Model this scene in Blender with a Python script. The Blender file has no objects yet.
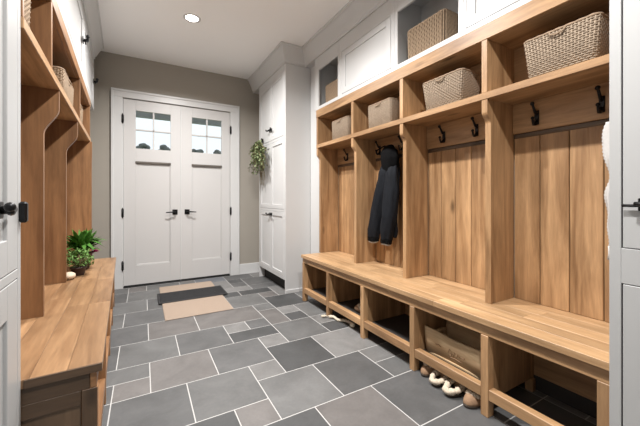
import bpy, bmesh, math, random
from mathutils import Vector, Matrix
random.seed(7)
sc = bpy.context.scene
COL = sc.collection
R = math.radians

# ------------------------------------------------------------------ camera
CAM_H = 1.15
cam_d = bpy.data.cameras.new('camera'); cam = bpy.data.objects.new('camera', cam_d); COL.objects.link(cam)
cam_d.sensor_width = 36.0; cam_d.lens = 36.0*310/640
cam_d.shift_y = -14/640; cam_d.clip_start = 0.02
cam.location = (0, 0, CAM_H)
cam.rotation_euler = (R(90), 0, -math.atan(177/310))
sc.camera = cam

# ------------------------------------------------------------------ world, lights, exposure
w = bpy.data.worlds.new('overcast_sky'); sc.world = w; w.use_nodes = True
w.node_tree.nodes['Background'].inputs[0].default_value = (0.93, 0.965, 1.0, 1)
w.node_tree.nodes['Background'].inputs[1].default_value = 1.1
sc.view_settings.view_transform = 'Standard'; sc.view_settings.look = 'None'
sc.view_settings.gamma = 1; sc.view_settings.use_curve_mapping = False
sc.view_settings.exposure = 0.24
DOWNLIGHTS = [(0.435, 3.40), (0.62, 1.90), (0.64, 0.40)]
LAMP_W = 50.0
LAMP_SPREAD = R(151)
LAMP_C = (1.0, 0.972, 0.945)

# ------------------------------------------------------------------ materials
M = {}
def new_mat(name):
    m = bpy.data.materials.new(name); m.use_nodes = True
    nt = m.node_tree; b = nt.nodes['Principled BSDF']
    M[name] = m
    return m, nt, b
def N(nt, t, **kw):
    n = nt.nodes.new(t)
    for k, v in kw.items():
        if k in n.inputs: n.inputs[k].default_value = v
        else: setattr(n, k, v)
    return n
def mixcol(nt, fac, a, b, mode='MIX'):
    n = nt.nodes.new('ShaderNodeMix'); n.data_type = 'RGBA'; n.blend_type = mode
    for sock, v in ((n.inputs[0], fac), (n.inputs[6], a), (n.inputs[7], b)):
        if hasattr(v, 'is_output'): nt.links.new(v, sock)
        else: sock.default_value = v if not isinstance(v, tuple) else (*v, 1)
    return n.outputs[2]
def bump(nt, b, height, strength, dist=0.002):
    n = N(nt, 'ShaderNodeBump'); n.inputs['Strength'].default_value = strength; n.inputs['Distance'].default_value = dist
    nt.links.new(height, n.inputs['Height']); nt.links.new(n.outputs[0], b.inputs['Normal'])
def plain(name, col, rough=0.5, metal=0.0, noise=0.0, nscale=30, bmp=0.0):
    m, nt, b = new_mat(name)
    b.inputs['Roughness'].default_value = rough; b.inputs['Metallic'].default_value = metal
    tc = N(nt, 'ShaderNodeTexCoord')
    nz = N(nt, 'ShaderNodeTexNoise', Scale=nscale, Detail=4.0)
    nt.links.new(tc.outputs['Object'], nz.inputs['Vector'])
    lo = tuple(c*(1-noise) for c in col); hi = tuple(min(1, c*(1+noise)) for c in col)
    nt.links.new(mixcol(nt, nz.outputs[0], lo, hi), b.inputs['Base Color'])
    if bmp: bump(nt, b, nz.outputs[0], bmp)
    return m
def low_spec(*names):
    for n in names: M[n].node_tree.nodes['Principled BSDF'].inputs['Specular IOR Level'].default_value = 0.12
def wood(name, axis, c_lo, c_hi, rough=0.42, knots=True):
    m, nt, b = new_mat(name); b.inputs['Roughness'].default_value = rough
    tc = N(nt, 'ShaderNodeTexCoord'); oi = N(nt, 'ShaderNodeObjectInfo')
    vm = N(nt, 'ShaderNodeVectorMath', operation='MULTIPLY'); vm.inputs[1].default_value = (13, 17, 7)
    cmb = N(nt, 'ShaderNodeCombineXYZ')
    for i in range(3): nt.links.new(oi.outputs['Random'], cmb.inputs[i])
    nt.links.new(cmb.outputs[0], vm.inputs[0])
    add = N(nt, 'ShaderNodeVectorMath', operation='ADD')
    nt.links.new(tc.outputs['Object'], add.inputs[0]); nt.links.new(vm.outputs[0], add.inputs[1])
    s = [1.0]*3; s['xyz'.index(axis)] = 0.09
    mp = N(nt, 'ShaderNodeMapping'); mp.inputs['Scale'].default_value = s
    nt.links.new(add.outputs[0], mp.inputs[0])
    n1 = N(nt, 'ShaderNodeTexNoise', Scale=14.0, Detail=5.0, Roughness=0.6, Distortion=0.6)
    n2 = N(nt, 'ShaderNodeTexNoise', Scale=90.0, Detail=3.0, Roughness=0.6)
    n3 = N(nt, 'ShaderNodeTexNoise', Scale=2.2, Detail=2.0)
    for n in (n1, n2): nt.links.new(mp.outputs[0], n.inputs['Vector'])
    nt.links.new(add.outputs[0], n3.inputs['Vector'])
    r1 = N(nt, 'ShaderNodeMapRange'); r1.inputs[1].default_value = 0.32; r1.inputs[2].default_value = 0.68
    nt.links.new(n1.outputs[0], r1.inputs[0])
    c = mixcol(nt, r1.outputs[0], c_lo, c_hi)
    c = mixcol(nt, 0.28, c, n2.outputs[0], 'OVERLAY')
    c = mixcol(nt, 0.30, c, n3.outputs[0], 'OVERLAY')
    hv = N(nt, 'ShaderNodeHueSaturation')
    mr = N(nt, 'ShaderNodeMapRange'); mr.inputs[3].default_value = 0.86; mr.inputs[4].default_value = 1.14
    nt.links.new(oi.outputs['Random'], mr.inputs[0]); nt.links.new(mr.outputs[0], hv.inputs['Value'])
    nt.links.new(c, hv.inputs['Color']); c = hv.outputs[0]
    if knots:
        s2 = [5.0]*3; s2['xyz'.index(axis)] = 1.9
        mp2 = N(nt, 'ShaderNodeMapping'); mp2.inputs['Scale'].default_value = s2
        nt.links.new(add.outputs[0], mp2.inputs[0])
        vo = N(nt, 'ShaderNodeTexVoronoi', Scale=1.0); nt.links.new(mp2.outputs[0], vo.inputs['Vector'])
        kr = N(nt, 'ShaderNodeMapRange'); kr.inputs[1].default_value = 0.03; kr.inputs[2].default_value = 0.13
        kr.inputs[3].default_value = 0.75; kr.inputs[4].default_value = 0.0
        nt.links.new(vo.outputs['Distance'], kr.inputs[0])
        c = mixcol(nt, kr.outputs[0], c, tuple(v*0.32 for v in c_lo))
    nt.links.new(c, b.inputs['Base Color'])
    bump(nt, b, n2.outputs[0], 0.12, 0.001)
    return m
OAK_LO, OAK_HI = (0.25, 0.135, 0.061), (0.525, 0.322, 0.166)
for ax in 'xyz': wood('oak_'+ax, ax, OAK_LO, OAK_HI)
RED_LO, RED_HI = (0.18, 0.086, 0.037), (0.34, 0.178, 0.080)
for ax in 'xyz': wood('alder_'+ax, ax, RED_LO, RED_HI)
wood('alder_shade_z', 'z', (0.075, 0.045, 0.026), (0.13, 0.082, 0.048))  # dark wood that paints the shade on the left bench's near end
wood('alder_shade_x', 'x', (0.06, 0.036, 0.02), (0.11, 0.068, 0.04))
wood('oak_shadow', 'y', (0.075, 0.052, 0.035), (0.13, 0.092, 0.062))  # oak darkened to paint the shadow gap under the hook rails
wood('bench_oak', 'y', (0.36, 0.218, 0.110), (0.57, 0.372, 0.203), 0.38, False)
wood('bench_alder', 'y', (0.215, 0.116, 0.056), (0.385, 0.232, 0.122), 0.36, True)
wood('rustic', 'y', (0.48, 0.33, 0.185), (0.72, 0.54, 0.34), 0.7, True)
plain('grey_paint', (0.415, 0.42, 0.42), 0.4, 0, 0.015, 6)
plain('white_paint', (0.62, 0.625, 0.625), 0.36, 0, 0.015, 6)
plain('ceiling_paint', (0.93, 0.935, 0.94), 0.85, 0, 0.01, 4)
plain('door_paint', (0.575, 0.57, 0.565), 0.38, 0, 0.015, 6)
plain('taupe_paint', (0.335, 0.31, 0.27), 0.8, 0, 0.03, 5, 0.03)
plain('black_metal', (0.012, 0.012, 0.013), 0.38, 0.6, 0.2, 40)
plain('grout', (0.47, 0.465, 0.455), 0.9, 0, 0.06, 60, 0.1)
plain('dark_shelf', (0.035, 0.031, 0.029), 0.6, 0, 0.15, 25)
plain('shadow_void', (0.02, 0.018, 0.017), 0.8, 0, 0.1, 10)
plain('black_rubber', (0.022, 0.022, 0.024), 0.75, 0, 0.35, 220, 0.3)
plain('jute', (0.40, 0.315, 0.25), 0.95, 0, 0.16, 260, 0.8)
plain('seagrass', (0.30, 0.215, 0.140), 0.8, 0, 0.35, 60, 0.2)
plain('seagrass_rim', (0.30, 0.215, 0.145), 0.8, 0, 0.3, 60, 0.2)
plain('seagrass_grey', (0.33, 0.258, 0.19), 0.85, 0, 0.35, 60, 0.2)
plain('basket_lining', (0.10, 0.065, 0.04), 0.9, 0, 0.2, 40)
plain('jacket_navy', (0.011, 0.0125, 0.016), 0.75, 0, 0.25, 30, 0.2)
plain('jacket_black', (0.0035, 0.0035, 0.004), 0.95, 0, 0.3, 60, 0.4)
plain('cream_fleece', (0.62, 0.53, 0.42), 1.0, 0, 0.22, 90, 1.0)
plain('tan_suede', (0.30, 0.185, 0.11), 0.9, 0, 0.3, 60, 0.5)
plain('brown_sole', (0.06, 0.045, 0.035), 0.8, 0, 0.2, 60)
plain('cream_cotton', (0.66, 0.58, 0.46), 0.95, 0, 0.2, 120, 0.6)
plain('white_knit', (0.52, 0.51, 0.495), 0.95, 0, 0.1, 120, 0.5)
plain('leaf_green', (0.075, 0.20, 0.035), 0.5, 0, 0.5, 9)
plain('leaf_sage', (0.18, 0.225, 0.105), 0.6, 0, 0.5, 12)
plain('leaf_pale', (0.14, 0.26, 0.075), 0.55, 0, 0.5, 14)
plain('stem_brown', (0.24, 0.19, 0.10), 0.8, 0, 0.3, 30)
plain('flower_magenta', (0.42, 0.035, 0.16), 0.6, 0, 0.3, 30)
plain('pot_dark', (0.05, 0.028, 0.024), 0.55, 0, 0.25, 20)
plain('pebble_cream', (0.62, 0.50, 0.38), 0.7, 0, 0.2, 25, 0.2)
plain('nickel', (0.14, 0.125, 0.11), 0.45, 0.3, 0.1, 40)
plain('porch_paint', (0.42, 0.43, 0.44), 0.7, 0, 0.03, 4)
plain('tree_leaf', (0.12, 0.13, 0.12), 0.8, 0, 0.5, 3)
plain('lawn', (0.18, 0.24, 0.11), 0.9, 0, 0.3, 3)
low_spec('jacket_navy', 'jacket_black', 'leaf_green', 'leaf_pale')
# slate: each tile's own tone comes from its object colour
m, nt, b = new_mat('slate')
oi = N(nt, 'ShaderNodeObjectInfo'); tc = N(nt, 'ShaderNodeTexCoord')
cmb = N(nt, 'ShaderNodeCombineXYZ'); vm = N(nt, 'ShaderNodeVectorMath', operation='MULTIPLY'); vm.inputs[1].default_value = (31, 17, 5)
for i in range(3): nt.links.new(oi.outputs['Random'], cmb.inputs[i])
nt.links.new(cmb.outputs[0], vm.inputs[0]); ad = N(nt, 'ShaderNodeVectorMath', operation='ADD')
nt.links.new(tc.outputs['Object'], ad.inputs[0]); nt.links.new(vm.outputs[0], ad.inputs[1])
na = N(nt, 'ShaderNodeTexNoise', Scale=5.0, Detail=6.0, Roughness=0.62, Distortion=0.5); nb = N(nt, 'ShaderNodeTexNoise', Scale=60.0, Detail=4.0)
for n in (na, nb): nt.links.new(ad.outputs[0], n.inputs['Vector'])
mr = N(nt, 'ShaderNodeMapRange'); mr.inputs[1].default_value = 0.3; mr.inputs[2].default_value = 0.7; mr.inputs[3].default_value = 0.80; mr.inputs[4].default_value = 1.20
nt.links.new(na.outputs[0], mr.inputs[0])
hv = N(nt, 'ShaderNodeHueSaturation'); nt.links.new(mr.outputs[0], hv.inputs['Value']); nt.links.new(oi.outputs['Color'], hv.inputs['Color'])
nt.links.new(mixcol(nt, 0.12, hv.outputs[0], nb.outputs[0], 'OVERLAY'), b.inputs['Base Color'])
b.inputs['Roughness'].default_value = 0.5
bump(nt, b, na.outputs[0], 0.25, 0.004)
# clear pane: thin glass
m, nt, b = new_mat('pane_glass')
tr = N(nt, 'ShaderNodeBsdfTransparent'); tr.inputs[0].default_value = (0.93, 0.96, 0.97, 1)
gl = N(nt, 'ShaderNodeBsdfGlossy'); gl.inputs['Roughness'].default_value = 0.05
fr = N(nt, 'ShaderNodeFresnel'); fr.inputs[0].default_value = 1.5
mx = N(nt, 'ShaderNodeMixShader'); nt.links.new(fr.outputs[0], mx.inputs[0]); nt.links.new(tr.outputs[0], mx.inputs[1]); nt.links.new(gl.outputs[0], mx.inputs[2])
nt.links.new(mx.outputs[0], nt.nodes['Material Output'].inputs[0])
# lamp lens
m, nt, b = new_mat('lamp_lens')
b.inputs['Base Color'].default_value = (0.9, 0.9, 0.88, 1)
b.inputs['Emission Color'].default_value = (1.0, 0.94, 0.86, 1); b.inputs['Emission Strength'].default_value = 12.0

# ------------------------------------------------------------------ mesh builder
class MB:
    def __init__(s): s.v = []; s.f = []; s.sm = []
    def add(s, vs, fs, smooth=False):
        o = len(s.v); s.v += [tuple(p) for p in vs]
        for f in fs: s.f.append(tuple(i+o for i in f)); s.sm.append(smooth)
        return s
    def box(s, lo, hi, bev=0.0):
        lo, hi = [min(a, b) for a, b in zip(lo, hi)], [max(a, b) for a, b in zip(lo, hi)]
        if bev <= 0:
            vs = [(x, y, z) for x in (lo[0], hi[0]) for y in (lo[1], hi[1]) for z in (lo[2], hi[2])]
            return s.add(vs, [(0,1,3,2),(4,6,7,5),(0,4,5,1),(2,3,7,6),(0,2,6,4),(1,5,7,3)])
        bm = bmesh.new(); bmesh.ops.create_cube(bm, size=1)
        for v in bm.verts: v.co = [lo[i]+(v.co[i]+.5)*(hi[i]-lo[i]) for i in range(3)]
        bev = min(bev, 0.45*min(hi[i]-lo[i] for i in range(3)))
        bmesh.ops.bevel(bm, geom=bm.edges[:], offset=bev, segments=1, affect='EDGES')
        bm.verts.index_update()
        s.add([v.co for v in bm.verts], [[v.index for v in f.verts] for f in bm.faces]); bm.free()
        return s
    def rings(s, rings, cap=True, smooth=True, closed=True):
        n = len(rings[0]); vs = [p for r in rings for p in r]; fs = []
        for k in range(len(rings)-1):
            for i in range(n if closed else n-1):
                j = (i+1) % n
                fs.append((k*n+i, k*n+j, (k+1)*n+j, (k+1)*n+i))
        if cap: fs.append(tuple(range(n-1, -1, -1))); fs.append(tuple((len(rings)-1)*n+i for i in range(n)))
        return s.add(vs, fs, smooth)
    def tube(s, path, rad, n=8, smooth=True):
        path = [Vector(p) for p in path]; rs = []
        rad = rad if isinstance(rad, (list, tuple)) else [rad]*len(path)
        up = None
        for i, p in enumerate(path):
            t = (path[min(i+1, len(path)-1)]-path[max(i-1, 0)]).normalized()
            if up is None: up = Vector((0, 0, 1)) if abs(t.z) < .9 else Vector((1, 0, 0))
            a = t.cross(up).normalized(); bb = a.cross(t).normalized(); up = bb
            rs.append([p+(a*math.cos(2*math.pi*k/n)+bb*math.sin(2*math.pi*k/n))*rad[i] for k in range(n)])
        return s.rings(rs, True, smooth)
    def prism(s, poly, axis, a, b):
        # poly of (u, v): axis y -> (x, z); axis x -> (y, z); axis z -> (x, y)
        def P(u, v, t): return {'y': (u, t, v), 'x': (t, u, v), 'z': (u, v, t)}[axis]
        n = len(poly)
        s.add([P(u, v, a) for u, v in poly]+[P(u, v, b) for u, v in poly],
              [tuple(range(n)), tuple(range(2*n-1, n-1, -1))]+[(i, i+n, (i+1) % n+n, (i+1) % n) for i in range(n)])
        return s
    def ball(s, c, r, nu=12, nv=8, sq=(1, 1, 1), jit=0.0):
        rs = []
        for k in range(nv+1):
            th = math.pi*k/nv; th = max(0.02, min(math.pi-0.02, th))
            ring = []
            for i in range(nu):
                ph = 2*math.pi*i/nu; rr = r*(1+random.uniform(-jit, jit))
                ring.append((c[0]+rr*sq[0]*math.sin(th)*math.cos(ph), c[1]+rr*sq[1]*math.sin(th)*math.sin(ph), c[2]+rr*sq[2]*math.cos(th)))
            rs.append(ring)
        return s.rings(rs)
    def mesh(s, name, org):
        me = bpy.data.meshes.new(name)
        me.from_pydata([(v[0]-org[0], v[1]-org[1], v[2]-org[2]) for v in s.v], [], s.f)
        bm = bmesh.new(); bm.from_mesh(me); bmesh.ops.recalc_face_normals(bm, faces=bm.faces[:]); bm.to_mesh(me); bm.free()
        me.polygons.foreach_set('use_smooth', s.sm); me.update()
        return me

ORG = {}
TILT = R(2.6)                      # the left run stands at a slight angle to the room
def LW(q, p, z=0): return (q*math.cos(TILT)-p*math.sin(TILT), q*math.sin(TILT)+p*math.cos(TILT), z)
def tag(o, label=None, cat=None, group=None, kind=None):
    for k, v in (('label', label), ('category', cat), ('group', group), ('kind', kind)):
        if v: o[k] = v
    return o
def thing(name, base, frame, label=None, cat=None, group=None, kind=None):
    o = bpy.data.objects.new(name, None); COL.objects.link(o); o.empty_display_size = 0.1
    if frame == 'L': o.location = LW(*base); o.rotation_euler = (0, 0, TILT)
    else: o.location = base
    ORG[o] = Vector(base); return tag(o, label, cat, group, kind)
def build(mb, name, mat, parent=None, frame='W', bottom=False):
    lo = [min(v[i] for v in mb.v) for i in range(3)]; hi = [max(v[i] for v in mb.v) for i in range(3)]
    org = Vector([(a+b)/2 for a, b in zip(lo, hi)])
    if bottom: org.z = lo[2]
    o = bpy.data.objects.new(name, mb.mesh(name, org)); COL.objects.link(o)
    o.data.materials.append(M[mat]); ORG[o] = org
    if parent: o.parent = parent; o.location = org-ORG[parent]
    elif frame == 'L': o.location = LW(*org); o.rotation_euler = (0, 0, TILT)
    else: o.location = org
    return o
def bx(parent, name, mat, lo, hi, bev=0.002): return build(MB().box(lo, hi, bev), name, mat, parent)
def struct(mb, name, mat, frame='W', label=None, cat=None):
    return tag(build(mb, name, mat, None, frame), label or None, cat, None, 'structure')

# sides: out = distance from the back of the run towards the room, s = along the run
XB, QB = 2.07, -0.60
def RR(out, s, z): return (XB-out, s, z)
def LL(out, s, z): return (QB+out, s, z)

# ------------------------------------------------------------------ room shell
CEIL = 3.0; YW = 4.72
DX0, DX1, DZ = -0.225, 1.140, 2.455          # door opening
floor_o = struct(MB().box((-1.1, -1.75, -0.10), (2.25, 4.9, -0.0012)), 'floor', 'grout', label='grey slate tile floor with pale grout joints', cat='floor')
struct(MB().box((-1.1, -1.75, CEIL), (2.25, 4.9, CEIL+.1)), 'ceiling', 'ceiling_paint', label='flat white painted ceiling with a recessed light', cat='ceiling')
wf = MB().box((-1.1, YW, -.01), (DX0, YW+.12, CEIL)).box((DX1, YW, -.01), (2.25, YW+.12, CEIL)).box((DX0, YW, DZ), (DX1, YW+.12, CEIL))
struct(wf, 'wall_far', 'taupe_paint', label='taupe painted end wall around the double doors', cat='wall')
struct(MB().box((-.72, -1.9, -.01), (-.61, 4.93, CEIL)), 'wall_left', 'taupe_paint', 'L', 'taupe wall behind the left-hand lockers', 'wall')
struct(MB().box((2.085, -1.75, -.01), (2.2, YW, CEIL)), 'wall_right', 'taupe_paint', label='taupe wall behind the right-hand lockers', cat='wall')
struct(MB().box((-1.1, -1.75, -.01), (2.25, -1.63, CEIL)), 'wall_back', 'white_paint', label='white wall closing the hall behind the viewer', cat='wall')  # unseen wall, painted white to bounce light into the hall

# floor tiles on a 196.5 mm module, as laid in the photograph
TM, TX, TY = 0.1965, 0.040, 1.505
def tone(k):
    return {'d': (0.080, 0.082, 0.084), 'm': (0.165, 0.166, 0.165), 'l': (0.235, 0.232, 0.228), 'w': (0.185, 0.174, 0.168), 'b': (0.16, 0.17, 0.19), 'k': (0.125, 0.126, 0.127)}[k]
known = [(1,3,5,7,'k'),(3,4,6,7,'l'),(4,5,6,7,'k'),(3,5,5,6,'d'),(-2,0,7,9,'k'),(0,2,7,9,'w'),(-1,1,9,11,'k'),(-1,1,5,7,'m'),
 (2,4,3,5,'k'),(0,2,3,5,'w'),(-2,0,4,5,'m'),(-1,0,3,4,'w'),(1,3,1,3,'m'),(3,4,2,3,'l'),(-1,1,1,3,'k'),(2,3,0,1,'w'),(0,2,-1,1,'d'),
 (4,6,2,4,'d'),(4,5,4,5,'l'),(3,5,0,2,'m'),(5,7,0,2,'k'),(6,8,2,4,'l'),(7,8,1,2,'l'),(7,8,0,1,'m'),(5,7,4,6,'m'),(4,6,-2,0,'w'),(6,8,-2,0,'k'),
 (2,4,-2,0,'d'),(5,7,11,12,'d'),(6,8,8,10,'d'),(5,6,6,8,'w'),(6,7,7,8,'l'),(6,7,6,7,'d'),(7,9,6,8,'m'),(7,8,5,6,'l'),(7,8,4,5,'d'),(5,6,8,9,'m'),
 (2,5,7,9,'w'),(4,6,9,11,'m'),(-2,0,11,13,'m'),(0,2,11,13,'k'),(-3,-1,13,15,'k'),(-1,1,13,15,'m'),(-3,-1,15,17,'m'),(-1,0,15,17,'w'),(0,2,15,17,'m'),
 (3,5,15,17,'b'),(-2,-1,9,11,'m'),(-2,-1,5,7,'k'),(-2,-1,3,4,'k'),(1,3,9,11,'w'),(3,4,9,11,'k')]
I0, I1, J0, J1 = -5, 11, -16, 17
occ = {}
tiles = []
def put(t):
    for i in range(t[0], t[1]):
        for j in range(t[2], t[3]): occ[i, j] = 1
    tiles.append(t)
for t in known: put(t)
rt = random.Random(11)
for j in range(J1-1, J0-1, -1):
    for i in range(I0, I1):
        if (i, j) in occ: continue
        opts = [(2,2)]*5+[(3,2)]*2+[(2,1)]*2+[(1,1)]
        rt.shuffle(opts); opts += [(1,2),(1,1)]
        for a, c in opts:
            if i+a <= I1 and j-c+1 >= J0 and all((i+x, j-y) not in occ for x in range(a) for y in range(c)):
                put((i, i+a, j-c+1, j+1, rt.choice('kkmmwld'))); break
tm_cache = {}
for (i0, i1, j0, j1, k) in tiles:
    x0, x1, y0, y1 = TX+TM*i0, TX+TM*i1, TY+TM*j0, TY+TM*j1
    x0, x1 = max(x0, -1.0), min(x1, 2.07); y0, y1 = max(y0, -1.6), min(y1, YW-.02)
    if x1-x0 < .03 or y1-y0 < .03: continue
    key = (round(x1-x0, 3), round(y1-y0, 3))
    if key not in tm_cache:
        g = 0.0031; tm_cache[key] = MB().box((-key[0]/2+g, -key[1]/2+g, -.009), (key[0]/2-g, key[1]/2-g, 0.0), .0009).mesh('tile', (0, 0, 0))
        tm_cache[key].materials.append(M['slate'])
    o = bpy.data.objects.new('tile', tm_cache[key]); COL.objects.link(o); o.parent = floor_o
    o.location = Vector(((x0+x1)/2, (y0+y1)/2, rt.uniform(-.0003, .0)))-ORG[floor_o]
    c = tone(k); f = rt.uniform(.9, 1.1)*.75; o.color = (c[0]*f, c[1]*f, c[2]*f, 1)

# baseboard on the end wall, right of the doors
struct(MB().box((1.275, YW-.016, 0), (1.84, YW, .155), .003).box((1.275, YW-.022, .0), (1.84, YW-.016, .02), .002), 'baseboard_far', 'white_paint', label='white baseboard on end wall beside tall cabinet', cat='baseboard')
struct(MB().box((-.80, YW-.016, 0), (-.355, YW, .155), .003), 'baseboard_left', 'white_paint', label='white baseboard on end wall behind wooden bench', cat='baseboard')
# door casing
cs = MB().box((-.352, YW-.022, 0), (DX0, YW, DZ), .003).box((DX1, YW-.022, 0), (1.272, YW, DZ), .003).box((-.352, YW-.022, DZ), (1.272, YW, 2.556), .003)
cs.box((-.352, YW-.032, 0), (-.325, YW-.022, 2.529), .003).box((1.245, YW-.032, 0), (1.272, YW-.022, 2.529), .003).box((-.352, YW-.032, 2.529), (1.272, YW-.022, 2.556), .003)
cs.box((DX0-.0, YW, 0), (DX0+.004, YW+.12, DZ)).box((DX1-.004, YW, 0), (DX1, YW+.12, DZ))
struct(cs, 'trim_1', 'white_paint', label='white moulded casing around the double doors', cat='trim')
struct(MB().box((DX0+.004, YW-.012, 0.0), (DX1-.004, YW+.13, .012), .002), 'trim_2', 'black_metal', label='dark threshold strip under the double doors', cat='threshold')

# double doors
def leaf(n, x0, x1, lx0, lx1, hinge_x, knob_x, side):
    d = thing('door_%d' % n, ((x0+x1)/2, YW+.03, 0.014), 'W', 'white panelled door with four small panes, %s leaf of the pair' % side, 'door', None, 'structure')
    yf, yb = YW+.006, YW+.048
    z0, z1 = .016, 2.448
    pz0, pz1, gz0, gz1 = .28, 1.615, 1.815, 2.31
    f = MB().box((x0, yf, z0), (lx0, yb, z1), .002).box((lx1, yf, z0), (x1, yb, z1), .002)
    f.box((lx0, yf, z0), (lx1, yb, pz0), .002).box((lx0, yf, pz1+.03), (lx1, yb, gz0), .002).box((lx0, yf, gz1), (lx1, yb, z1), .002)
    build(f, 'door_frame', 'door_paint', d)
    bx(d, 'door_panel', 'door_paint', (lx0, yf+.014, pz0), (lx1, yb-.008, pz1+.03))
    # ogee bead round the panel
    be = MB()
    for a, c in (((lx0, pz0), (lx1, pz0+.012)), ((lx0, pz0), (lx0+.012, pz1+.03)), ((lx1-.012, pz0), (lx1, pz1+.03))):
        be.box((a[0], yf+.005, a[1]), (c[0], yf+.014, c[1]), .003)
    build(be, 'panel_bead', 'door_paint', d)
    bx(d, 'ledge', 'nickel', (lx0-.004, yf-.014, pz1+.004), (lx1+.004, yf+.004, pz1+.030), .004)
    xm, zm = (lx0+lx1)/2, (gz0+gz1)/2
    mu = MB().box((xm-.010, yf+.006, gz0), (xm+.010, yb-.006, gz1), .002).box((lx0, yf+.006, zm-.010), (lx1, yb-.006, zm+.010), .002)
    build(mu, 'muntin', 'door_paint', d)
    for (a0, a1) in ((lx0, xm-.010), (xm+.010, lx1)):
        for (c0, c1) in ((gz0, zm-.010), (zm+.010, gz1)):
            bx(d, 'pane', 'pane_glass', (a0, yf+.020, c0), (a1, yf+.024, c1), 0)
    for hz in (2.18, .97, .29):
        h = MB().tube([(hinge_x, YW-.027, hz-.055), (hinge_x, YW-.027, hz+.055)], .008, 8)
        h.box((hinge_x-.014, YW-.024, hz-.05), (hinge_x+.014, YW-.020, hz+.05), .001)
        h.ball((hinge_x, YW-.027, hz+.058), .008, 8, 5).ball((hinge_x, YW-.027, hz-.058), .008, 8, 5)
        build(h, 'hinge', 'black_metal', d)
    dirn = -1 if knob_x < .46 else 1
    k = MB().box((knob_x-.033, yf-.010, .935), (knob_x+.033, yf, 1.005), .004)
    k.tube([(knob_x, yf-.010, .97), (knob_x, yf-.05, .97)], .011, 10)
    rose = build(k, 'rose', 'black_metal', d)
    lv = MB().tube([(knob_x+.008, yf-.05, .97), (knob_x+dirn*.03, yf-.054, .972), (knob_x+dirn*.075, yf-.052, .969), (knob_x+dirn*.115, yf-.046, .966)], [.011, .010, .008, .006], 8)
    build(lv, 'lever', 'black_metal', rose)
    bx(d, 'door_sweep', 'black_metal', (x0+.002, yf-.006, .014), (x1-.002, yf, .028), .001)
    return d
XM = .458
d1 = leaf(1, DX0+.006, XM-.002, -.082, .330, DX0-.002, .385, 'left-hand')
d2 = leaf(2, XM+.002, DX1-.006, .604, 1.014, DX1+.002, .540, 'right-hand')
bx(d1, 'astragal', 'white_paint', (XM-.006, YW-.002, .03), (XM+.006, YW+.006, 2.44), .002)

# outside, seen through the panes: porch soffit, trees, lawn
struct(MB().box((-3, YW+.14, 3.02), (4, 7.0, 3.12)).box((-3, 6.9, 2.735), (4, 7.0, 3.02)), 'porch_ceiling', 'porch_paint', label='grey porch ceiling outside the door panes', cat='ceiling')
struct(MB().box((-12, YW+.2, -.35), (14, 40, -.25)), 'ground', 'lawn', label='lawn outside the double doors', cat='ground')
rl = random.Random(5)
for i, (tx, ty, th, tr_) in enumerate([(-.02, 14, 3.36, .26), (.85, 15.2, 3.54, .34), (2.05, 14.5, 3.38, .28), (3.15, 15.6, 3.55, .24)]):
    t = thing('garden_tree', (tx, ty, -.25), 'W', ['leftmost distant dark tree seen low through the left door panes', 'distant dark tree seen low through the second column of panes', 'distant dark tree seen low through the third column of panes', 'rightmost distant dark tree seen low through the right door panes'][i], 'tree', 'trees beyond the door panes')
    build(MB().tube([(tx, ty, -.25), (tx+.05, ty, 1.2), (tx, ty, 2.6)], [.12, .09, .05], 7), 'trunk', 'stem_brown', t)
    cr = MB()
    for _ in range(16):
        a, e = rl.uniform(0, 6.28), rl.uniform(-1, 1)
        cr.ball((tx+tr_*.6*math.cos(a), ty+tr_*.6*math.sin(a), th-tr_*1.4+e*tr_*1.0), tr_*.45, 8, 6, (1, 1, .8), .12)
    build(cr, 'crown', 'tree_leaf', t)

# ------------------------------------------------------------------ recessed downlights
for i, (lx, ly) in enumerate(DOWNLIGHTS):
    t = thing('downlight', (lx, ly, CEIL), 'W', ['round recessed downlight in the ceiling near the double doors', 'recessed downlight above the middle of the hall', 'recessed downlight above the near end of the hall'][i], 'ceiling light', 'recessed downlights')
    rg = [[(lx+r*math.cos(a*math.pi/16), ly+r*math.sin(a*math.pi/16), z) for a in range(32)] for r, z in ((.085, CEIL-.0005), (.083, CEIL-.006), (.066, CEIL-.008), (.060, CEIL-.004))]
    build(MB().rings(rg, False), 'trim_ring', 'white_paint', t)
    rg = [[(lx+r*math.cos(a*math.pi/16), ly+r*math.sin(a*math.pi/16), z) for a in range(32)] for r, z in ((.062, CEIL-.0035), (.03, CEIL-.005), (.002, CEIL-.0055))]
    build(MB().rings(rg, True), 'lens', 'lamp_lens', t)
    ld = bpy.data.lights.new('downlight_lamp', 'AREA'); ld.shape = 'DISK'; ld.size = .08; ld.energy = LAMP_W; ld.color = LAMP_C; ld.spread = LAMP_SPREAD
    lo = bpy.data.objects.new('downlight_lamp', ld); COL.objects.link(lo); lo.parent = t; lo.location = (0, 0, -.012)

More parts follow.
